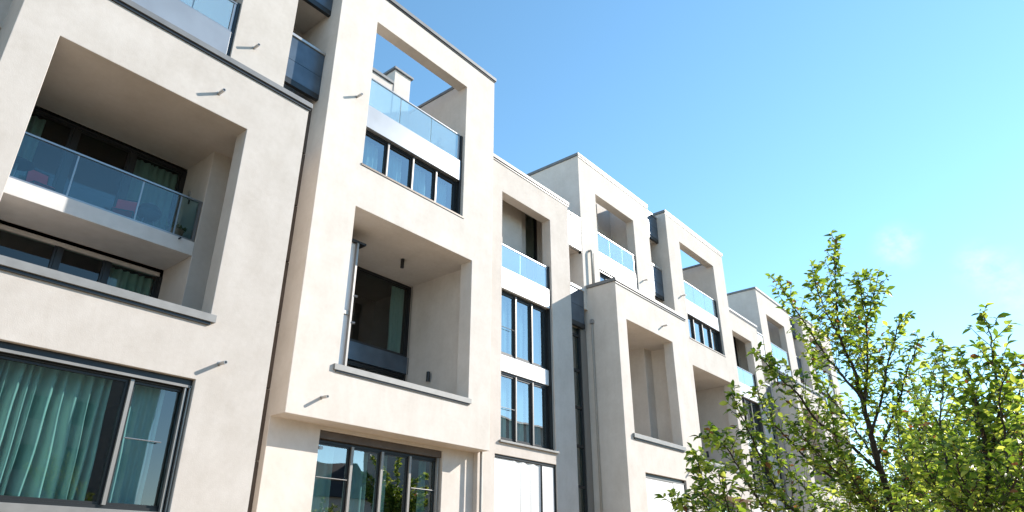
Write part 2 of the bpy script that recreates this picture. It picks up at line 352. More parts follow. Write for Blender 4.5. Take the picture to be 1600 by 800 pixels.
def house_B(awning=False):
    """tall block that juts out over its ground floor, with a roof terrace frame on top"""
    cx = 8.8; root = empty('row_house', (0, 0, 0))
    ops = [('+', 6.28, 11.35, 10, 14, 2.385, 12.33), ('+', 6.28, 11.30, 10.42, 14, GZ, 2.385),
           ('-', 6.28 + .3, 11.35, 10.3, 14, 11.66, 12.33), ('-', 6.58, 10.27, 10.3, 12.2, 9.0, 12.33),
           ('+', 6.58, 10.2, 12.2, 14, 9.0, 12.27), ('+', 9.62, 10.2, 12.18, 12.6, 11.0, 12.80),
           ('-', 7.27, 10.27, 10, 10.3, 7.61, 11.48), ('-', 7.27, 10.27, 10.3, 12.8, 7.5, 8.75),
           ('-', 7.22, 10.64, 10, 10.36, 3.28, 6.64), ('-', 6.9, 10.85, 10.36, 12.3, 3.0, 6.64), ('-', 6.9, 10.85, 12.3, 13.7, 3.05, 6.58),
           ('-', 7.30, 10.36, 10.42, 13.2, -.5, 2.31)]
    MB(cx).solid(ops).build('wall', M['plasterW'], root, bevel=.01)
    coping(root, cx, [(6.24, 11.39, 9.96, 10.33), (6.24, 6.6, 10.33, 14)], 12.332, 12.43)
    MB(cx).box(6.26, 11.37, 9.982, 9.998, 12.285, 12.33).build('drip_edge', M['frame'], root)
    coping(root, cx, [(10.24, 11.38, 10.31, 12.15), (10.24, 11.38, 12.15, 14.0)], 11.662, 11.74)
    coping(root, cx, [(6.55, 9.6, 12.15, 12.5)], 12.272, 12.36)
    coping(root, cx, [(9.56, 10.26, 12.12, 12.66)], 12.802, 12.87)
    # roof terrace front
    MB(cx).box(7.28, 10.20, 10.06, 10.14, 8.64, 9.2).build('spandrel', M['panel'], root, bevel=.004)
    MB(cx).box(10.205, 10.262, 10.08, 10.16, 7.64, 9.96).build('spandrel_frame', M['frame'], root)
    railing(root, cx, 7.275, 10.20, 9.21, 9.98, 10.12, (8.24, 9.21), 'milk')
    room(root, cx, 7.27, 10.27, 10.34, 12.8, 7.5, 8.75)
    w = window(root, cx, 7.275, 10.20, 7.66, 8.635, 10.16, (8.02, 8.76, 9.49), mw=.05, fr=.045, sunny=.04)
    MB(cx).box(7.24, 10.32, 9.985, 10.14, 7.612, 7.655).build('sill', M['brown'], root)
    # loggia
    sillbox(root, cx, 7.12, 10.70, 9.955, 10.365, 3.282, 3.39)
    MB(cx).box(7.17, 10.66, 9.975, 9.999, 3.25, 3.281).build('drip_edge', M['frame'], root)
    room(root, cx, 6.9, 10.85, 12.4, 13.7, 3.05, 6.58)
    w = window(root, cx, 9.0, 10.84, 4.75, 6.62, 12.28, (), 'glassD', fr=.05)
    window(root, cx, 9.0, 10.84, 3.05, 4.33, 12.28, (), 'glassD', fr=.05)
    MB(cx).box(8.98, 10.835, 12.2, 12.30, 4.335, 4.745).build('spandrel', M['blue'], root, bevel=.004)
    MB(cx).tube([(10.80, 12.2, 3.1), (10.80, 12.2, 6.6)], .015, 6).build('guide_rail', M['mull'], root)
    # projecting bay on the left of the loggia
    b = MB(cx).box(6.91, 7.93, 10.80, 12.27, 3.02, 4.70).box(6.91, 7.93, 10.80, 12.27, 4.78, 6.30).build('bay', M['panelW'], root)
    MB(cx).box(6.91, 7.935, 10.77, 12.25, 4.702, 4.778).build('bay_ledge', M['mull'], b)
    MB(cx).box(6.905, 8.12, 10.72, 12.28, 6.302, 6.35).build('bay_cap', M['frame'], b)
    MB(cx).box(7.90, 7.945, 10.73, 10.798, 3.02, 6.30).build('bay_post', M['mull'], b)
    for z in (4.55, 5.12): MB(cx).tube([(7.95, 10.74, z), (8.02, 10.72, z)], .035, 8).build('hinge', M['rail'], b)
    MB(cx).tube([(9.55, 11.19, 6.638), (9.55, 11.19, 6.42)], .065, 12).build('ceiling_spotlight', M['black'], root)
    MB(cx).tube([(10.77, 11.42, 4.03), (10.77, 11.42, 4.25)], .065, 12).build('wall_spotlight', M['black'], root)
    # ground floor doors
    room(root, cx, 7.30, 10.36, 10.7, 13.2, -.5, 2.31)
    MB(cx).box(7.302, 10.358, 10.46, 10.60, 2.17, 2.305).build('shutter_box', M['brown'], root)
    window(root, cx, 7.305, 10.355, -.5, 2.165, 10.54, (8.12, 8.84, 9.56), 'glass', mw=.05, fr=.05, bars=((1.52, 7.38, 8.05), (1.52, 9.62, 10.25)), sunny=.055)
    MB(cx).box(10.27, 10.295, 10.47, 10.53, -.5, 2.16).build('guide_rail', M['mull'], root)
    MB(cx).box(7.32, 7.40, 10.43, 10.50, 1.98, 2.03).build('camera_bracket', M['pipe'], root)
    for x, z in ((6.955, 2.752), (6.95, 9.16)): spout(root, cx, x, z, 10)
    return root

def house_C():
    """narrow flat block with one tall window column and the glazed joint to its right"""
    cx = 13.6; root = empty('row_house', (0, 0, 0))
    ops = [('+', 11.30, 15.12, 10.3, 14, GZ, 10.15), ('+', 11.9, 15.82, 11.9, 14, 9.0, 10.6),
           ('+', 15.12, 15.82, 10.44, 14, 6.4, 10.05), ('-', 15.12, 15.82, 10.44, 11.3, 7.62, 8.86), ('+', 15.12, 15.9, 11.0, 14, GZ, 6.4),
           ('-', 12.07, 14.2, 10.3, 10.6, 2.73, 9.27), ('-', 11.95, 14.78, 10.6, 11.0, 7.0, 9.95), ('-', 13.77, 14.78, 11.0, 11.12, 7.0, 9.95), ('-', 14.1, 14.75, 11.12, 11.4, 7.0, 9.95),
           ('-', 12.07, 14.2, 10.6, 13, 2.73, 6.5),
           ('-', 11.87, 14.2, 10.3, 10.5, GZ, 2.43), ('-', 11.9, 14.2, 10.5, 13, GZ, 2.3)]
    MB(cx).solid(ops).build('wall', M['plasterC'], root, bevel=.01)
    coping(root, cx, [(11.30, 15.16, 10.26, 10.6)], 10.152, 10.25)
    MB(cx).box(11.30, 15.14, 10.282, 10.298, 10.10, 10.15).build('drip_edge', M['frame'], root)
    MB(cx).tube([(14.3, 11.95, 10.602), (14.3, 11.95, 10.95)], .12, 12).build('vent', M['pipe'], root)
    # window column
    MB(cx).box(12.08, 14.13, 10.34, 10.42, 6.53, 7.09).build('spandrel', M['panelW'], root, bevel=.004)
    MB(cx).box(12.08, 14.13, 10.42, 10.48, 4.42, 4.82).build('spandrel', M['panelW'], root, bevel=.004)
    MB(cx).box(14.14, 14.195, 10.36, 10.46, 2.76, 7.8).build('spandrel_frame', M['frame'], root)
    railing(root, cx, 12.08, 14.13, 7.1, 7.78, 10.40, (12.95,), 'milk')
    room(root, cx, 12.07, 14.2, 10.64, 13, 2.73, 6.5)
    for z0, z1, bar in ((4.83, 6.52, 5.55), (2.78, 4.41, 3.55)):
        window(root, cx, 12.08, 14.135, z0, z1, 10.46, (12.80, 13.47), mw=.05, fr=.04, sash=.05, bars=((bar, 12.12, 12.74),), sunny=.035)
    MB(cx).tube([(14.165, 10.34, 2.8), (14.165, 10.34, 6.5)], .016, 6).build('guide_rail', M['mull'], root)
    sillbox(root, cx, 12.0, 14.27, 10.24, 10.46, 2.70, 2.745)
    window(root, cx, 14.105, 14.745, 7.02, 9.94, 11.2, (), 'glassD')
    # ground floor: canvas blind in front of the doors
    b = MB(cx); n = 22; bx0, bx1 = 11.93, 13.62
    for i in range(n):
        xa, xb = bx0 + (bx1 - bx0) * i / n, bx0 + (bx1 - bx0) * (i + 1) / n
        ya, yb = 10.36 + .014 * math.sin(i * 1.3) * (i > 8), 10.36 + .014 * math.sin((i + 1) * 1.3) * (i + 1 > 8)
        b.quad([(xa, ya, GZ + .2), (xb, yb + .01, GZ + .2), (xb, yb, 2.36), (xa, ya, 2.36)])
    b.build('blind', M['blind'], root)
    MB(cx).box(13.66, 14.14, 10.35, 10.365, GZ + .2, 2.36).build('blind', M['blind'], root)
    MB(cx).box(11.87, 14.2, 10.33, 10.48, 2.37, 2.428).box(13.63, 13.655, 10.33, 10.40, GZ, 2.37).box(14.15, 14.2, 10.33, 10.48, GZ, 2.37).build('blind_frame', M['frame'], root)
    room(root, cx, 11.9, 14.2, 10.6, 13, GZ, 2.3)
    # downpipe where it meets the tall block
    MB(cx).tube([(11.34, 10.22, 2.38), (11.34, 10.22, GZ)], .05, 10).build('downpipe', M['drain'], root, smooth=True)
    # glazed joint to the right hand neighbour
    p = MB(cx).box(15.125, 15.80, 10.32, 10.40, 8.87, 9.92).build('parapet_panel', M['panelW'], root)
    MB(cx).box(15.123, 15.815, 10.29, 10.43, 9.921, 9.98).build('parapet_cap', M['pipe'], p)
    MB(cx).box(15.80, 15.818, 10.31, 10.42, 8.80, 9.92).build('panel_edge', M['frame'], p)
    p = MB(cx).box(15.125, 15.80, 10.32, 10.40, 7.03, 7.54).box(15.125, 15.80, 10.322, 10.40, 6.52, 7.02).build('parapet_panel', M['blue'], root)
    MB(cx).box(15.123, 15.815, 10.29, 10.43, 7.545, 7.62).build('parapet_cap', M['panelW'], p)
    MB(cx).box(15.124, 15.81, 10.315, 10.41, 6.38, 6.515).build('parapet_base', M['frame'], p)
    m = MB(cx); g = MB(cx); z = GZ
    m.box(15.125, 15.18, 10.42, 10.50, GZ, 6.37).box(15.62, 15.68, 10.42, 10.50, GZ, 6.37)
    while z < 6.2:
        z1 = min(z + 1.03, 6.37); m.box(15.18, 15.62, 10.425, 10.49, z, z + .07); m.box(15.22, 15.26, 10.44, 10.48, z + .07, z1); g.quad([(15.26, 10.46, z + .07), (15.62, 10.46, z + .07), (15.62, 10.46, z1), (15.26, 10.46, z1)]); z += 1.03
    w = m.build('strip_window', M['frame'], root); g.build('pane', M['glassG'], w)
    MB(cx).box(15.685, 15.97, 10.40, 10.52, GZ, 6.37).build('joint_cladding', M['mull'], root)
    return root

CX = {'A': 3.3, 'B': 8.8, 'C': 13.6}
LAB = {
 ('C', 0): 'sand coloured house cut off by the left edge, only its dark glazed strip showing',
 ('A', 1): 'vignette darkened house with big balcony loggia and green curtained window at far left',
 ('B', 1): 'tall ivory house jutting over its ground floor, second from left, fully in view',
 ('C', 1): 'narrow sand coloured house with a column of glass windows right of the tall ivory house',
 ('A', 2): 'ivory house with low front block, deep loggia and set back top storey in mid row',
 ('B', 2): 'tall pale house right of the low front block, its lower part behind leaves',
 ('C', 2): 'narrow house with glass railing just left of the tree crown',
 ('A', 3): 'house with a dark parasol on its top terrace, half behind the tree',
 ('B', 3): 'farthest tall house of the row, its roofline showing through the tree crown',
}
def place(o, kind, unit):
    o.location = (S * (CX[kind] + PERIOD * (unit - 1)), 0, 0)
    tag(o, LAB[(kind, unit)], 'house', 'houses of the modern terrace'); return o
H = {}
H['A', 1] = place(house_A(True, False), 'A', 1); H['B', 1] = place(house_B(), 'B', 1); H['C', 1] = place(house_C(), 'C', 1)
H['A', 2] = place(house_A(False, True), 'A', 2)
for kind, unit in (('C', 0), ('B', 2), ('C', 2), ('A', 3), ('B', 3)):
    src = H[kind, 2] if kind == 'A' else H[kind, 1]
    H[kind, unit] = place(copy_tree(src), kind, unit)
repaint(H['A', 1], M['plasterW'], M['plasterVignette'])
for k in (('B', 2), ('A', 3), ('B', 3), ('C', 2)): repaint(H[k], M['plasterW'], M['plasterP']); repaint(H[k], M['plasterC'], M['plasterP'])

# ------------------------------------------------------------------ curtains behind the windows (hung, so things of their own)
def curtain(x0, x1, z0, z1, Y, folds, m, label, amp=.05, unit=1, group=None, seed=1):
    r = random.Random(seed); cx = (x0 + x1) / 2; mb = MB(0, raw=True)
    nx, nz = folds * 10, 16; ph = [r.uniform(0, 6.28) for _ in range(4)]
    wd_ = [r.uniform(.45, 1.7) for _ in range(folds)]; cum = np.concatenate([[0], np.cumsum(wd_)]) / sum(wd_); am = [r.uniform(.45, 1.25) for _ in range(folds + 1)]; dr = [r.uniform(-.35, .35) for _ in range(folds + 1)]
    for k in range(nz + 1):
        t = k / nz
        for i in range(nx + 1):
            u = i / nx; q = float(np.interp(u, cum, np.arange(folds + 1))); k0 = min(int(q), folds - 1); f_ = q - k0
            a_ = am[k0] * (1 - f_) + am[k0 + 1] * f_; d_ = dr[k0] * (1 - f_) + dr[k0 + 1] * f_
            s = math.sin(2 * math.pi * (q + d_ * (1 - t) ** 1.5) + .25 * math.sin(9 * t + ph[0])); s = math.copysign(abs(s) ** .75, s)
            y = amp * a_ * s * (.75 + .5 * (1 - t)) + amp * .3 * math.sin(u * 40 + ph[1]) * (1 - t)
            mb.v.append((S * ((u - .5) * (x1 - x0)), S * y, S * (z1 - z0) * t))
    for k in range(nz):
        for i in range(nx):
            a = k * (nx + 1) + i; mb.f.append((a, a + 1, a + nx + 2, a + nx + 1))
    o = mb.build('curtain', M[m], smooth=True); o.location = world(cx + PERIOD * (unit - 1), Y, z0)
    return tag(o, label, 'curtain', group)
curtain(2.05, 3.46, .72, 2.33, 9.68, 12, 'curtain', 'wide green pleated curtain behind the big window at bottom left', .11, seed=3)
curtain(3.66, 4.16, .72, 2.33, 9.66, 6, 'curtainW', 'narrow green curtain in the right leaf of the bottom left window', .045, seed=4)
curtain(3.62, 4.36, 4.92, 6.55, 11.46, 7, 'curtainW', 'pale curtain behind the railing glass of the left balcony', .045, seed=5)
curtain(1.7, 2.2, 4.92, 6.55, 11.46, 5, 'curtainW', 'curtain at the left end of the balcony doors in the left house', .045, seed=15)
curtain(3.68, 4.36, 3.12, 4.5, 11.46, 6, 'curtain', 'dim curtain under the left balcony, in its shade', .045, seed=6)
curtain(10.33, 10.74, 4.8, 6.55, 12.44, 5, 'curtainW', 'green curtain at the right edge of the loggia window in the tall ivory house', .05, seed=7)
curtain(7.36, 7.9, -.45, 2.1, 10.78, 4, 'curtain', 'leftmost green curtain in the ground floor doors of the tall ivory house', .05, seed=8)
curtain(8.2, 8.7, -.45, 2.1, 10.80, 4, 'curtain', 'green curtain in the second leaf of the ground floor doors of the ivory house', .05, seed=9)
curtain(8.9, 9.16, -.45, 2.1, 10.76, 3, 'curtain', 'slim green curtain in the third leaf of the ground floor doors', .05, seed=10)
curtain(10.02, 10.2, -.45, 2.1, 10.76, 2, 'curtain', 'slim curtain at the right end of the ground floor doors of the ivory house', .05, seed=11)
for i, (a, b) in enumerate(((7.36, 7.95), (8.1, 8.65), (8.9, 9.4), (9.6, 10.1))):
    curtain(a, b, 7.7, 8.6, 10.42, 5, 'curtainW', ('leftmost', 'second', 'third', 'rightmost')[i] + ' white net curtain in the strip window under the roof terrace', .03, seed=20 + i, group='net curtains in the strip window')
for k, (z0, z1) in enumerate(((4.9, 6.45), (2.8, 4.35))):
    for i, (a, b) in enumerate(((12.13, 12.75), (12.85, 13.42), (13.52, 14.1))):
        curtain(a, b, z0, z1, 10.72, 6, 'curtainW', f"{('left', 'middle', 'right')[i]} net curtain in the {('upper', 'lower')[k]} windows of the narrow sand coloured house", .025, seed=30 + i + 3 * k, group='net curtains in the window column')

# ------------------------------------------------------------------ things on the balconies and terraces
def chair(x, Y, z, rz, label):
    root = empty('balcony_chair', world(x, Y, z), label, 'chair'); root.rotation_euler.z = rz
    f = MB(raw=True)
    for sx in (-.22, .22):
        f.tube([(sx, -.22, 0), (sx, -.20, .42), (sx, .18, .44)], .012, 6); f.tube([(sx, .24, 0), (sx, .18, .44), (sx, .28, .92)], .012, 6)
    f.tube([(-.22, .28, .92), (.22, .28, .92)], .012, 6).tube([(-.22, -.2, .42), (.22, -.2, .42)], .012, 6)
    f.build('frame', M['black'], root)
    MB(raw=True).box(-.21, .21, -.2, .19, .43, .455).build('seat', M['red'], root, bevel=.01)
    b = MB(raw=True); pts = [(-.21, .19, .52), (.21, .19, .52), (.21, .285, .90), (-.21, .285, .90)]
    b.quad(pts).quad([(x_, y_ + .02, z_) for x_, y_, z_ in reversed(pts)])
    for i in range(4):
        a, c = pts[i], pts[(i + 1) % 4]; b.quad([(a[0], a[1] + .02, a[2]), (c[0], c[1] + .02, c[2]), c, a])
    b.build('backrest', M['red'], root); return root
chair(2.30, 10.98, 4.892, R(10), 'dark red folding chair at the left end of the balcony')
chair(3.44, 10.86, 4.892, R(-25), 'bright red chair beside the covered grill on the balcony')
def grill(x, Y, z):
    root = empty('kettle_grill', world(x, Y, z), 'dark kettle grill on three legs behind the balcony glass', 'grill')
    MB(raw=True).lathe((0, 0, .62), [(.05, -.20), (.18, -.16), (.26, -.05), (.275, 0)], 20).build('bowl', M['darkcloth'], root, True)
    MB(raw=True).lathe((0, 0, .622), [(.28, 0), (.27, .06), (.2, .17), (.08, .225), (.02, .23)], 20).build('lid', M['darkcloth'], root, True)
    MB(raw=True).tube([(-.05, 0, .85), (-.05, 0, .89), (.05, 0, .89), (.05, 0, .85)], .01, 6).build('handle', M['rail'], root)
    for a in (90, 210, 330): MB(raw=True).tube([(.12 * math.cos(R(a)), .12 * math.sin(R(a)), .46), (.27 * math.cos(R(a)), .27 * math.sin(R(a)), 0)], .012, 6).build('leg', M['rail'], root)
grill(3.80, 10.82, 4.892)
def table(x, Y, z):
    root = empty('side_table', world(x, Y, z), 'small dark table at the left end of the balcony behind the glass', 'table')
    MB(raw=True).lathe((0, 0, .68), [(.3, 0), (.31, .012), (.3, .025)], 24).build('tabletop', M['black'], root)
    MB(raw=True).tube([(0, 0, .68), (0, 0, .02)], .022, 8).build('leg', M['rail'], root)
    MB(raw=True).lathe((0, 0, 0), [(.2, 0), (.2, .015), (.05, .03)], 20).build('base', M['rail'], root)
table(1.92, 10.85, 4.892)
def leaves_mesh(name, pts, m, parent=None, smooth=True):
    """pts: (position, direction, up, length, width, tone) per leaf; a folded, drooping blade of eight faces each"""
    n = len(pts); prof = [(0, .04), (.22, .62), (.5, 1.0), (.78, .66), (1.0, .02)]
    Pp = np.array([tuple(p[0]) for p in pts]); D = np.array([tuple(p[1]) for p in pts]); Up = np.array([tuple(p[2]) for p in pts])
    L = np.array([p[3] for p in pts])[:, None]; Wd = np.array([p[4] for p in pts])[:, None]; T = np.array([p[5] for p in pts])
    D /= np.linalg.norm(D, axis=1, keepdims=True); Sd = np.cross(D, Up); Sd /= np.maximum(1e-6, np.linalg.norm(Sd, axis=1, keepdims=True)); N = np.cross(Sd, D)
    rows = []
    for t, w in prof:
        c = Pp + D * L * t - N * L * (.30 * t * t)
        rows += [c - Sd * Wd * w * .5 + N * Wd * .17 * w, c, c + Sd * Wd * w * .5 + N * Wd * .17 * w]
    V = np.stack(rows, 1).reshape(-1, 3); k = len(prof) * 3
    quad = []
    for r in range(len(prof) - 1):
        for c in (0, 1): quad.append((r * 3 + c, r * 3 + c + 1, r * 3 + c + 4, r * 3 + c + 3))
    F = (np.array(quad)[None] + (np.arange(n) * k)[:, None, None]).reshape(-1, 4)
    me = bpy.data.meshes.new(name); me.vertices.add(len(V)); me.vertices.foreach_set('co', V.ravel())
    me.loops.add(F.size); me.loops.foreach_set('vertex_index', F.ravel()); me.polygons.add(len(F))
    me.polygons.foreach_set('loop_start', np.arange(0, F.size, 4)); me.polygons.foreach_set('loop_total', np.full(len(F), 4)); me.update()
    me.polygons.foreach_set('use_smooth', np.full(len(F), smooth))
    a = me.attributes.new('leaf_tone', 'FLOAT', 'POINT'); a.data.foreach_set('value', np.repeat(T, k).astype(np.float32))
    me.materials.append(m); me.validate(); o = bpy.data.objects.new(name, me); COL.objects.link(o)
    if parent: o.parent = parent
    return o
def rv(r): 
    while True:
        v = Vector((r.uniform(-1, 1), r.uniform(-1, 1), r.uniform(-1, 1)))
        if .05 < v.length < 1: return v.normalized()
def potted_plant(pos, h, label, seed, n=140, spiky=False):
    r = random.Random(seed); root = empty('potted_plant', pos, label, 'plant')
    MB(raw=True).lathe((0, 0, 0), [(.12, 0), (.17, .26), (.18, .30), (.15, .30)], 14).build('pot', M['terra'], root)
    st = MB(raw=True); pts = []
    for i in range(9):
        a = r.uniform(0, 6.28); tip = Vector((.28 * math.cos(a) * r.uniform(.3, 1), .28 * math.sin(a) * r.uniform(.3, 1), h * r.uniform(.7, 1)))
        st.tube([(0, 0, .28), tuple(tip * .55 + Vector((0, 0, .1))), tuple(tip)], [.008, .006, .003], 5)
        for k in range(n // 9):
            t = r.uniform(.3, 1); p = tip * t + Vector((0, 0, .28 * (1 - t)))
            d = (rv(r) + Vector((0, 0, .3 if not spiky else .9)))
            pts.append((p, d.normalized(), Vector((0, 0, 1)), r.uniform(.10, .16), r.uniform(.04, .06) * (.5 if spiky else 1), r.uniform(0, .8)))
    st.build('stem', M['bark'], root); leaves_mesh('foliage', pts, M['leafF'], root)
potted_plant(world(9.72, 10.36, 9.003), .95, 'bushy dark potted plant on the roof terrace of the tall ivory house', 5, 200)
potted_plant(world(3.70 + PERIOD, 10.85, 9.103), 1.35, 'dark spiky plant on the top terrace in mid row', 6, 260, True)
potted_plant(world(4.12 + PERIOD, 10.85, 9.103), 1.1, 'lower plant at the right end of the top terrace in mid row', 16, 200, True)
potted_plant(world(4.2, 10.62, 4.892), .42, 'small dark pot plant at the right end of the left balcony', 8, 90)
def parasol(pos):
    root = empty('parasol', pos, 'dark parasol open on the top terrace half behind the tree', 'parasol')
    MB(raw=True).lathe((0, 0, 0), [(.28, 0), (.28, .06), (.05, .09)], 18).build('base', M['sill'], root)
    MB(raw=True).tube([(0, 0, .06), (0, 0, 2.2)], .02, 8).build('pole', M['rail'], root)
    c = MB(raw=True); n = 8; ring = [(.95 * math.cos(2 * math.pi * k / n), .95 * math.sin(2 * math.pi * k / n), 1.78) for k in range(n)]
    for k in range(n):
        a, b = ring[k], ring[(k + 1) % n]; c.quad([a, b, (0, 0, 2.24)]); c.quad([(a[0], a[1], a[2] - .14), (b[0], b[1], b[2] - .14), b, a])
    c.build('canopy', M['darkcloth'], root)
parasol(world(2.55 + 2 * PERIOD, 11.2, 9.103))

# ------------------------------------------------------------------ trees
def smooth_path(pts, n):
    out = []
    P = [pts[0] * 2 - pts[1]] + pts + [pts[-1] * 2 - pts[-2]]
    for i in range(1, len(P) - 2):
        for k in range(n):
            t = k / n; a, b, c, d = P[i - 1:i + 3]
            out.append(.5 * ((2 * b) + (c - a) * t + (2 * a - 5 * b + 4 * c - d) * t * t + (3 * b - a - 3 * c + d) * t ** 3))
    return out + [pts[-1]]
def grow(base, leaders, name, label, seed, leafL, m, twig=.33, step=.075, dens=1.0, r0=.012, cat='tree', group=None, leafn=(5, 9)):
    """leaders: list of (points in metres, radius at start, radius at tip); twigs and leaves are grown along them"""
    r = random.Random(seed); root = empty(name, base, label, cat, group)
    wood = MB(raw=True); pts = []
    UPV = Vector((0, 0, 1))
    def leaf(p, d, k=1.0):
        n = (UPV * .9 + rv(r) * .75)
        L = leafL * r.uniform(.5, 1.22) * k; tone = min(.92, max(0, r.gauss(.5, .3)))
        if r.random() < .02: tone = 1.0
        pts.append((p - base, d.normalized(), n, L, L * r.uniform(.46, .62), tone))
    for path, ra, rb in leaders:
        q = smooth_path(path, 5)
        q = [p + rv(r) * .008 * (0 < i < len(q) - 1) for i, p in enumerate(q)]
        wood.tube([tuple(p - base) for p in q], [ra + (rb - ra) * (i / (len(q) - 1)) ** .8 for i in range(len(q))], 7)
        tot = sum((b - a).length for a, b in zip(q, q[1:])); acc = 0; nxt = tot * .12; side = r.uniform(0, 6.28)
        for i, (a, b) in enumerate(zip(q, q[1:])):
            l = (b - a).length; ax = (b - a).normalized()
            while nxt < acc + l and nxt < tot:
                p = a + ax * (nxt - acc); u = nxt / tot; side += 2.4
                rad_thick = ra + (rb - ra) * u ** .8
                if rad_thick < .03:
                    e1 = ax.orthogonal().normalized(); e2 = ax.cross(e1)
                    out = e1 * math.cos(side) + e2 * math.sin(side)
                    L = twig * (1.15 - u) * r.uniform(.5, 1.2) + .05
                    d = (ax * .75 + out * .9 + UPV * .35).normalized()
                    mid = p + d * L * .5 + rv(r) * .02; d2 = (d + UPV * .35 + rv(r) * .2).normalized(); end = mid + d2 * L * .5
                    wood.tube([tuple(p - base), tuple(mid - base), tuple(end - base)], [min(rad_thick * .6, .006), .0035, .0018], 5)
                    nl = int(r.randint(*leafn) * dens * (.6 + L / twig * .6))
                    for k in range(nl):
                        t = (k + .6) / nl; c = p + (mid - p) * (t * 2) if t < .5 else mid + (end - mid) * (t * 2 - 1)
                        o2 = rv(r); dd = d * .45 + o2 * .9; dd.z = dd.z * .5 + .08
                        leaf(c, dd)
                    for k in range(3): dd = d2 * .5 + rv(r) * .8; dd.z = dd.z * .5 + .05; leaf(end, dd)
                nxt += step * r.uniform(.6, 1.4)
            acc += l
        ax = (q[-1] - q[-2]).normalized()
        for k in range(5): dd = ax * .5 + rv(r) * .8; dd.z = dd.z * .6; leaf(q[-1] - ax * .02 * k, dd, .9)
    wood.build('trunk', M['bark'], root, smooth=True)
    leaves_mesh('crown', pts, m, root); return root, len(pts)

def px(path, d0, d1=None):
    d1 = d0 if d1 is None else d1; n = len(path) - 1
    return [at(x, y, d0 + (d1 - d0) * i / n) for i, (x, y) in enumerate(path)]
D0 = 8.0
fork = at(1400, 815, D0); base1 = Vector((fork.x + .12, fork.y - .02, 0))
L1 = [([base1, Vector((base1.x - .03, base1.y, .9)), fork] + px([(1396, 800), (1372, 722), (1360, 674), (1340, 600)], D0), .062, .026),
      (px([(1340, 600), (1337, 584), (1326, 558), (1313, 529), (1308, 483), (1306, 441), (1303, 399), (1308, 378)], D0, D0), .024, .004),
      (px([(1326, 558), (1313, 529), (1287, 480), (1270, 425)], D0, D0 - .5), .014, .004),
      (px([(1345, 620), (1310, 580), (1290, 555), (1254, 500), (1231, 467), (1216, 440)], D0, D0 + .6), .018, .004),
      (px([(1348, 630), (1352, 581), (1339, 516), (1322, 467)], D0, D0 + .5), .014, .004),
      (px([(1352, 645), (1355, 568), (1352, 500), (1342, 437)], D0, D0 - .4), .016, .004),
      (px([(1353, 510), (1362, 470), (1372, 433)], D0 - .3, D0 - .3), .009, .003),
      (px([(1362, 680), (1380, 610), (1387, 571), (1400, 522), (1410, 495)], D0, D0 - .5), .018, .004),
      (px([(1370, 715), (1400, 640), (1418, 580), (1436, 530)], D0, D0 - .2), .018, .004),
      (px([(1371, 734), (1320, 689), (1278, 659), (1250, 620), (1225, 596), (1205, 578), (1187, 556)], D0, D0 - .9), .022, .004),
      (px([(1400, 815), (1340, 770), (1277, 730), (1226, 680), (1196, 645), (1184, 612)], D0, D0 - .3), .022, .004),
      (px([(1405, 850), (1320, 840), (1232, 790), (1196, 728), (1169, 674), (1142, 613)], D0, D0 - 1.2), .022, .004),
      (px([(1405, 870), (1300, 870), (1202, 800), (1166, 752), (1135, 700), (1105, 680)], D0, D0 - 1.6), .020, .004),
      (px([(1405, 900), (1250, 890), (1150, 830), (1107, 797), (1095, 740), (1091, 712)], D0, D0 - 2.0), .018, .004),
      (px([(1150, 835), (1133, 776), (1121, 735)], D0 - 1.7, D0 - 1.9), .010, .003),
      (px([(1160, 850), (1100, 810), (1052, 783)], D0 - 1.7, D0 - 2.0), .010, .003),
      (px([(1396, 800), (1380, 740), (1330, 660), (1290, 610), (1262, 545)], D0, D0 + .7), .018, .004),
      (px([(1398, 805), (1420, 730), (1440, 660), (1455, 600), (1462, 560)], D0, D0 + .4), .018, .004),
      (px([(1400, 830), (1450, 760), (1480, 700), (1495, 640)], D0, D0 - .4), .016, .004),
      (px([(1400, 830), (1425, 746), (1407, 694), (1400, 640)], D0, D0 - .8), .014, .004),
      (px([(1400, 840), (1350, 780), (1310, 740), (1270, 700), (1240, 660)], D0, D0 - .8), .016, .004),
      (px([(1400, 860), (1350, 820), (1290, 790), (1240, 745), (1200, 700)], D0, D0 + .4), .016, .004),
      (px([(1400, 860), (1370, 800), (1340, 760), (1310, 700), (1300, 640)], D0, D0 - 1.0), .016, .004),
      (px([(1400, 860), (1440, 800), (1470, 770), (1500, 740)], D0, D0 - .8), .016, .004)]
counts = []
t, n = grow(base1, L1, 'street_tree', 'young tree with the tallest crown, open upright branches in front of the far houses', 11, .081, M['leaf'], .38, .047, 1.2); counts.append(n)
D2 = 5.6
fork2 = at(1560, 860, D2); base2 = Vector((fork2.x, fork2.y, 0))
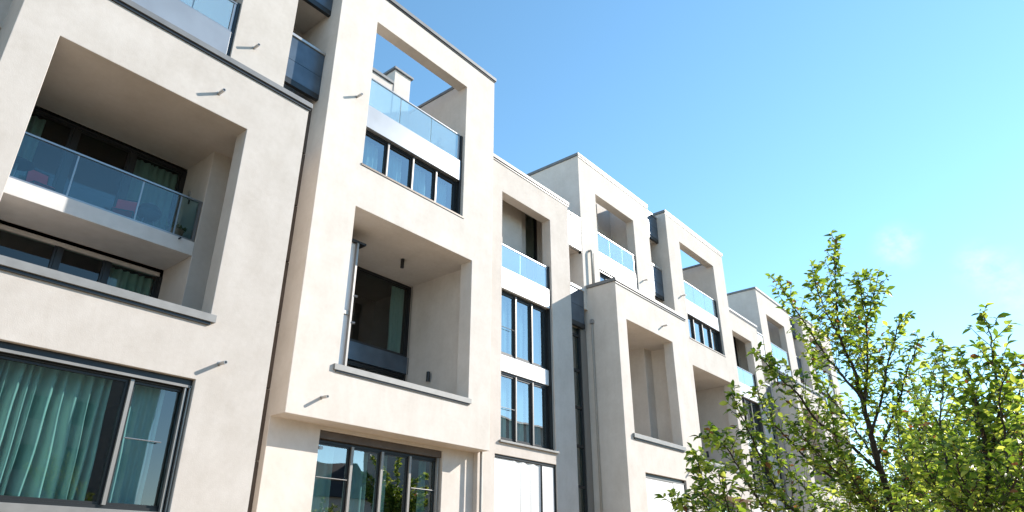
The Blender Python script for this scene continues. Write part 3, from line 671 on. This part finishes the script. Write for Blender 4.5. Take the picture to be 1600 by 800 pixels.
L2 = [([base2, Vector((base2.x, base2.y, .8)), fork2] + px([(1545, 790), (1544, 728), (1535, 676), (1524, 620)], D2), .045, .014),
      (px([(1535, 676), (1517, 595), (1512, 575), (1497, 562)], D2, D2 + .2), .010, .003),
      (px([(1544, 728), (1562, 640), (1555, 585), (1550, 547), (1545, 510), (1537, 492)], D2, D2 + .1), .014, .003),
      (px([(1560, 860), (1575, 780), (1571, 683), (1562, 620), (1580, 570)], D2, D2 - .3), .014, .004),
      (px([(1560, 860), (1600, 780), (1600, 690), (1590, 640), (1600, 575)], D2, D2 + .4), .014, .004),
      (px([(1560, 870), (1490, 760), (1470, 657), (1475, 595), (1472, 542)], D2, D2 + .5), .014, .003),
      (px([(1560, 870), (1500, 800), (1460, 760), (1440, 700)], D2, D2 - .2), .012, .004),
      (px([(1560, 870), (1530, 800), (1500, 740), (1490, 690)], D2, D2 - .6), .012, .004),
      (px([(1560, 870), (1590, 820), (1620, 760), (1640, 700)], D2, D2 - .4), .012, .004),
      (px([(1560, 880), (1480, 840), (1420, 800), (1400, 770)], D2, D2 + .3), .012, .004),
      (px([(1560, 870), (1565, 800), (1590, 740), (1610, 660)], D2, D2 - .8), .012, .004)]
t, n = grow(base2, L2, 'street_tree', 'nearer young tree at the right edge with large leaves and thin upright shoots', 12, .076, M['leaf'], .36, .042, 1.15); counts.append(n)
def far_tree(x, y, h, spread, seed, label, leafL=.11, m='leafN', n_lead=26, dens=1.2, step=.09):
    r = random.Random(seed); base = Vector((x, y, 0)); top = Vector((x + r.uniform(-.2, .2), y + r.uniform(-.2, .2), h))
    lead = [([base, base + Vector((.05, .03, h * .3)), base + Vector((-.05, 0, h * .65)), top], .09, .008)]
    for i in range(n_lead):
        a = i * 2.4 + r.uniform(-.3, .3); z0 = h * r.uniform(.22, .6); k = r.uniform(.6, 1)
        s = base + Vector((0, 0, z0)); e = base + Vector((math.cos(a) * spread * k, math.sin(a) * spread * k, min(h * .98, z0 + h * r.uniform(.18, .42))))
        lead.append(([s, s.lerp(e, .5) + Vector((0, 0, .12 * h * r.uniform(.1, .6))), e], .03, .005))
    return grow(base, lead, 'street_tree', label, seed, leafL, M[m], .55, step, dens, group='trees further down the street', leafn=(7, 11))
def at_ground(pxx, pyy, d): p = at(pxx, pyy, d); return p.x, p.y
for i, (a, d, h, s, lab) in enumerate(((1462, 14, 5.5, 1.9, 'rounded green tree behind the gap between the two near trees'), (1530, 12, 4.6, 1.7, 'low green tree behind the right hand shoots'), (1365, 17, 4.6, 1.8, 'green tree behind the trunk of the tall young tree'), (1610, 13, 4.9, 1.8, 'green tree cut by the right edge behind the near leaves'))):
    x, y = at_ground(a, 700, d); t, n = far_tree(x, y, h, s, 40 + i, lab); counts.append(n)
print('leaves', counts)

# ------------------------------------------------------------------ the far side of the street, behind the viewer: seen only in the panes
def opposite_house(x0, x1, y0, h, ridge, m, label):
    w = x1 - x0; root = empty('opposite_house', (x0, y0, 0), label, 'house', 'houses across the street')
    MB(raw=True).solid([('+', 0, w, -10, 0, 0, h)] + [('-', a, a + 1.2, -.3, 0, z, z + 1.5) for z in np.arange(1.2, h - 2, 3.0) for a in np.arange(1.2, w - 1.6, 2.6)]).build('wall', m, root)
    g = MB(raw=True)
    for z in np.arange(1.2, h - 2, 3.0):
        for a in np.arange(1.2, w - 1.6, 2.6): g.box(a + .03, a + 1.17, -.28, -.2, z + .03, z + 1.47)
    g.build('window', M['frame'], root)
    rf = MB(raw=True); o = .4
    rf.quad([(-o, o, h), (w + o, o, h), (w + o, -5, h + ridge), (-o, -5, h + ridge)]).quad([(w + o, -10 - o, h), (-o, -10 - o, h), (-o, -5, h + ridge), (w + o, -5, h + ridge)])
    rf.quad([(-o, o, h), (-o, -5, h + ridge), (-o, -10 - o, h)]).quad([(w + o, o, h), (w + o, -10 - o, h), (w + o, -5, h + ridge)]).quad([(-o, o, h - .01), (-o, -10 - o, h - .01), (w + o, -10 - o, h - .01), (w + o, o, h - .01)])
    rf.build('roof', M['roof'], root)
YO = -14.5 - 22
opposite_house(-6, 21, YO, 14, 1.5, M['sill'], 'grey gabled house across the street behind the viewer, left of its row')
opposite_house(32, 47, YO - 3, 8, 4, M['plasterC'], 'sand coloured house with pitched roof across the street behind the viewer')
opposite_house(50, 98, YO, 18, 2.0, M['sill'], 'long grey house across the street behind the viewer')
for i, (x, y, h) in enumerate(((23, -27, 7.5), (38, -27, 10.2), (45, -26, 9.2), (53, -28, 11.5))):
    far_tree(x, y, h, 2.9, 60 + i, ('broad', 'tall', 'small', 'right hand')[i] + ' green tree across the street behind the viewer', .3, 'leaf', 34, 1.0, .13)

# ------------------------------------------------------------------ ground
gm, nt, b = mat('pale paving')
tc = nt.nodes.new('ShaderNodeTexCoord'); br = nt.nodes.new('ShaderNodeTexBrick'); br.inputs['Scale'].default_value = 1.6; br.inputs['Mortar Size'].default_value = .012
br.inputs['Color1'].default_value = (.30, .20, .105, 1); br.inputs['Color2'].default_value = (.33, .225, .12, 1); br.inputs['Mortar'].default_value = (.15, .12, .09, 1)
nt.links.new(tc.outputs['Object'], br.inputs['Vector']); nt.links.new(br.outputs['Color'], b.inputs['Base Color']); b.inputs['Roughness'].default_value = .9
tag(MB(raw=True).quad([(-1500, -1500, 0), (1500, -1500, 0), (1500, 1500, 0), (-1500, 1500, 0)]).build('ground', gm), kind='structure')
am = simple('asphalt', (.06, .06, .06), .9, var=.2, scale=30, bump=.3)
tag(MB(raw=True).quad([(-200, -25, .004), (200, -25, .004), (200, -18.5, .004), (-200, -18.5, .004)]).build('road', am), kind='structure')
tag(MB(raw=True).box(-200, 200, -18.5, -18.35, 0, .11).box(-200, 200, -25.15, -25, 0, .11).build('kerb', M['sill']), kind='structure')

# ------------------------------------------------------------------ light
SUN = Vector((1.85, -1.0, 1.18)).normalized()
sl = bpy.data.lights.new('sun', 'SUN'); sl.energy = 4.5; sl.angle = R(.53); sl.color = (1, .93, .84)
so = bpy.data.objects.new('sun', sl); COL.objects.link(so); so.rotation_euler = SUN.to_track_quat('Z', 'Y').to_euler(); so.location = (30, -40, 40)
wd = bpy.data.worlds.new('World'); scene.world = wd; wd.use_nodes = True; nt = wd.node_tree
bg = nt.nodes['Background']; sky = nt.nodes.new('ShaderNodeTexSky'); sky.sky_type = 'NISHITA'; sky.sun_disc = False
sky.sun_elevation = math.asin(SUN.z); sky.sun_rotation = math.atan2(SUN.x, SUN.y)
sky.air_density = 1.0; sky.dust_density = 0.02; sky.ozone_density = 2.5
bg.inputs['Strength'].default_value = .15
# thin cirrus in the sky itself, over the far end of the row
tc = nt.nodes.new('ShaderNodeTexCoord')
def mathn(op, a, b2=None, c=None):
    n = nt.nodes.new('ShaderNodeMath'); n.operation = op
    for i, v in enumerate((a, b2, c)):
        if v is None: continue
        if isinstance(v, (int, float)): n.inputs[i].default_value = v
        else: nt.links.new(v, n.inputs[i])
    return n.outputs[0]
mask = None
for (cx_, cy_, w_) in ((1403, 384, .026), (1530, 415, .026), (1562, 432, .03), (1592, 455, .032)):
    d = (at(cx_, cy_, 1) - Vector(camo.location)).normalized()
    dist = nt.nodes.new('ShaderNodeVectorMath'); dist.operation = 'DISTANCE'; dist.inputs[1].default_value = d
    nm = nt.nodes.new('ShaderNodeVectorMath'); nm.operation = 'NORMALIZE'; nt.links.new(tc.outputs['Generated'], nm.inputs[0]); nt.links.new(nm.outputs[0], dist.inputs[0])
    mr = nt.nodes.new('ShaderNodeMapRange'); mr.interpolation_type = 'SMOOTHERSTEP'; nt.links.new(dist.outputs['Value'], mr.inputs['Value'])
    mr.inputs['From Min'].default_value = 0; mr.inputs['From Max'].default_value = w_ * 1.6; mr.inputs['To Min'].default_value = 1.2; mr.inputs['To Max'].default_value = 0
    mask = mr.outputs[0] if mask is None else mathn('MAXIMUM', mask, mr.outputs[0])
mp = nt.nodes.new('ShaderNodeMapping'); mp.inputs['Scale'].default_value = (14, 30, 44); mp.inputs['Rotation'].default_value = (.3, .5, .2)
cn = nt.nodes.new('ShaderNodeTexNoise'); cn.inputs['Scale'].default_value = 1; cn.inputs['Detail'].default_value = 7; cn.inputs['Roughness'].default_value = .6
nt.links.new(tc.outputs['Generated'], mp.inputs['Vector']); nt.links.new(mp.outputs['Vector'], cn.inputs['Vector'])
cr = nt.nodes.new('ShaderNodeMapRange'); cr.inputs['From Min'].default_value = .36; cr.inputs['From Max'].default_value = .75; nt.links.new(cn.outputs['Fac'], cr.inputs['Value'])
fac = mathn('MULTIPLY', mathn('MULTIPLY', mask, cr.outputs[0]), .7)
mx = nt.nodes.new('ShaderNodeMix'); mx.data_type = 'RGBA'; nt.links.new(fac, mx.inputs['Factor']); hs = nt.nodes.new('ShaderNodeHueSaturation'); hs.inputs['Hue'].default_value = .486; hs.inputs['Saturation'].default_value = 1.07; hs.inputs['Value'].default_value = 1.0
nt.links.new(sky.outputs[0], hs.inputs['Color']); nt.links.new(hs.outputs[0], mx.inputs[6]); mx.inputs[7].default_value = (3.3, 5.1, 6.1, 1)
nt.links.new(mx.outputs[2], bg.inputs['Color'])
vs = scene.view_settings; vs.view_transform = 'Standard'; vs.look = 'None'; vs.gamma = 1; vs.exposure = 1.0
scene.cycles.max_bounces = 10; scene.cycles.transparent_max_bounces = 16
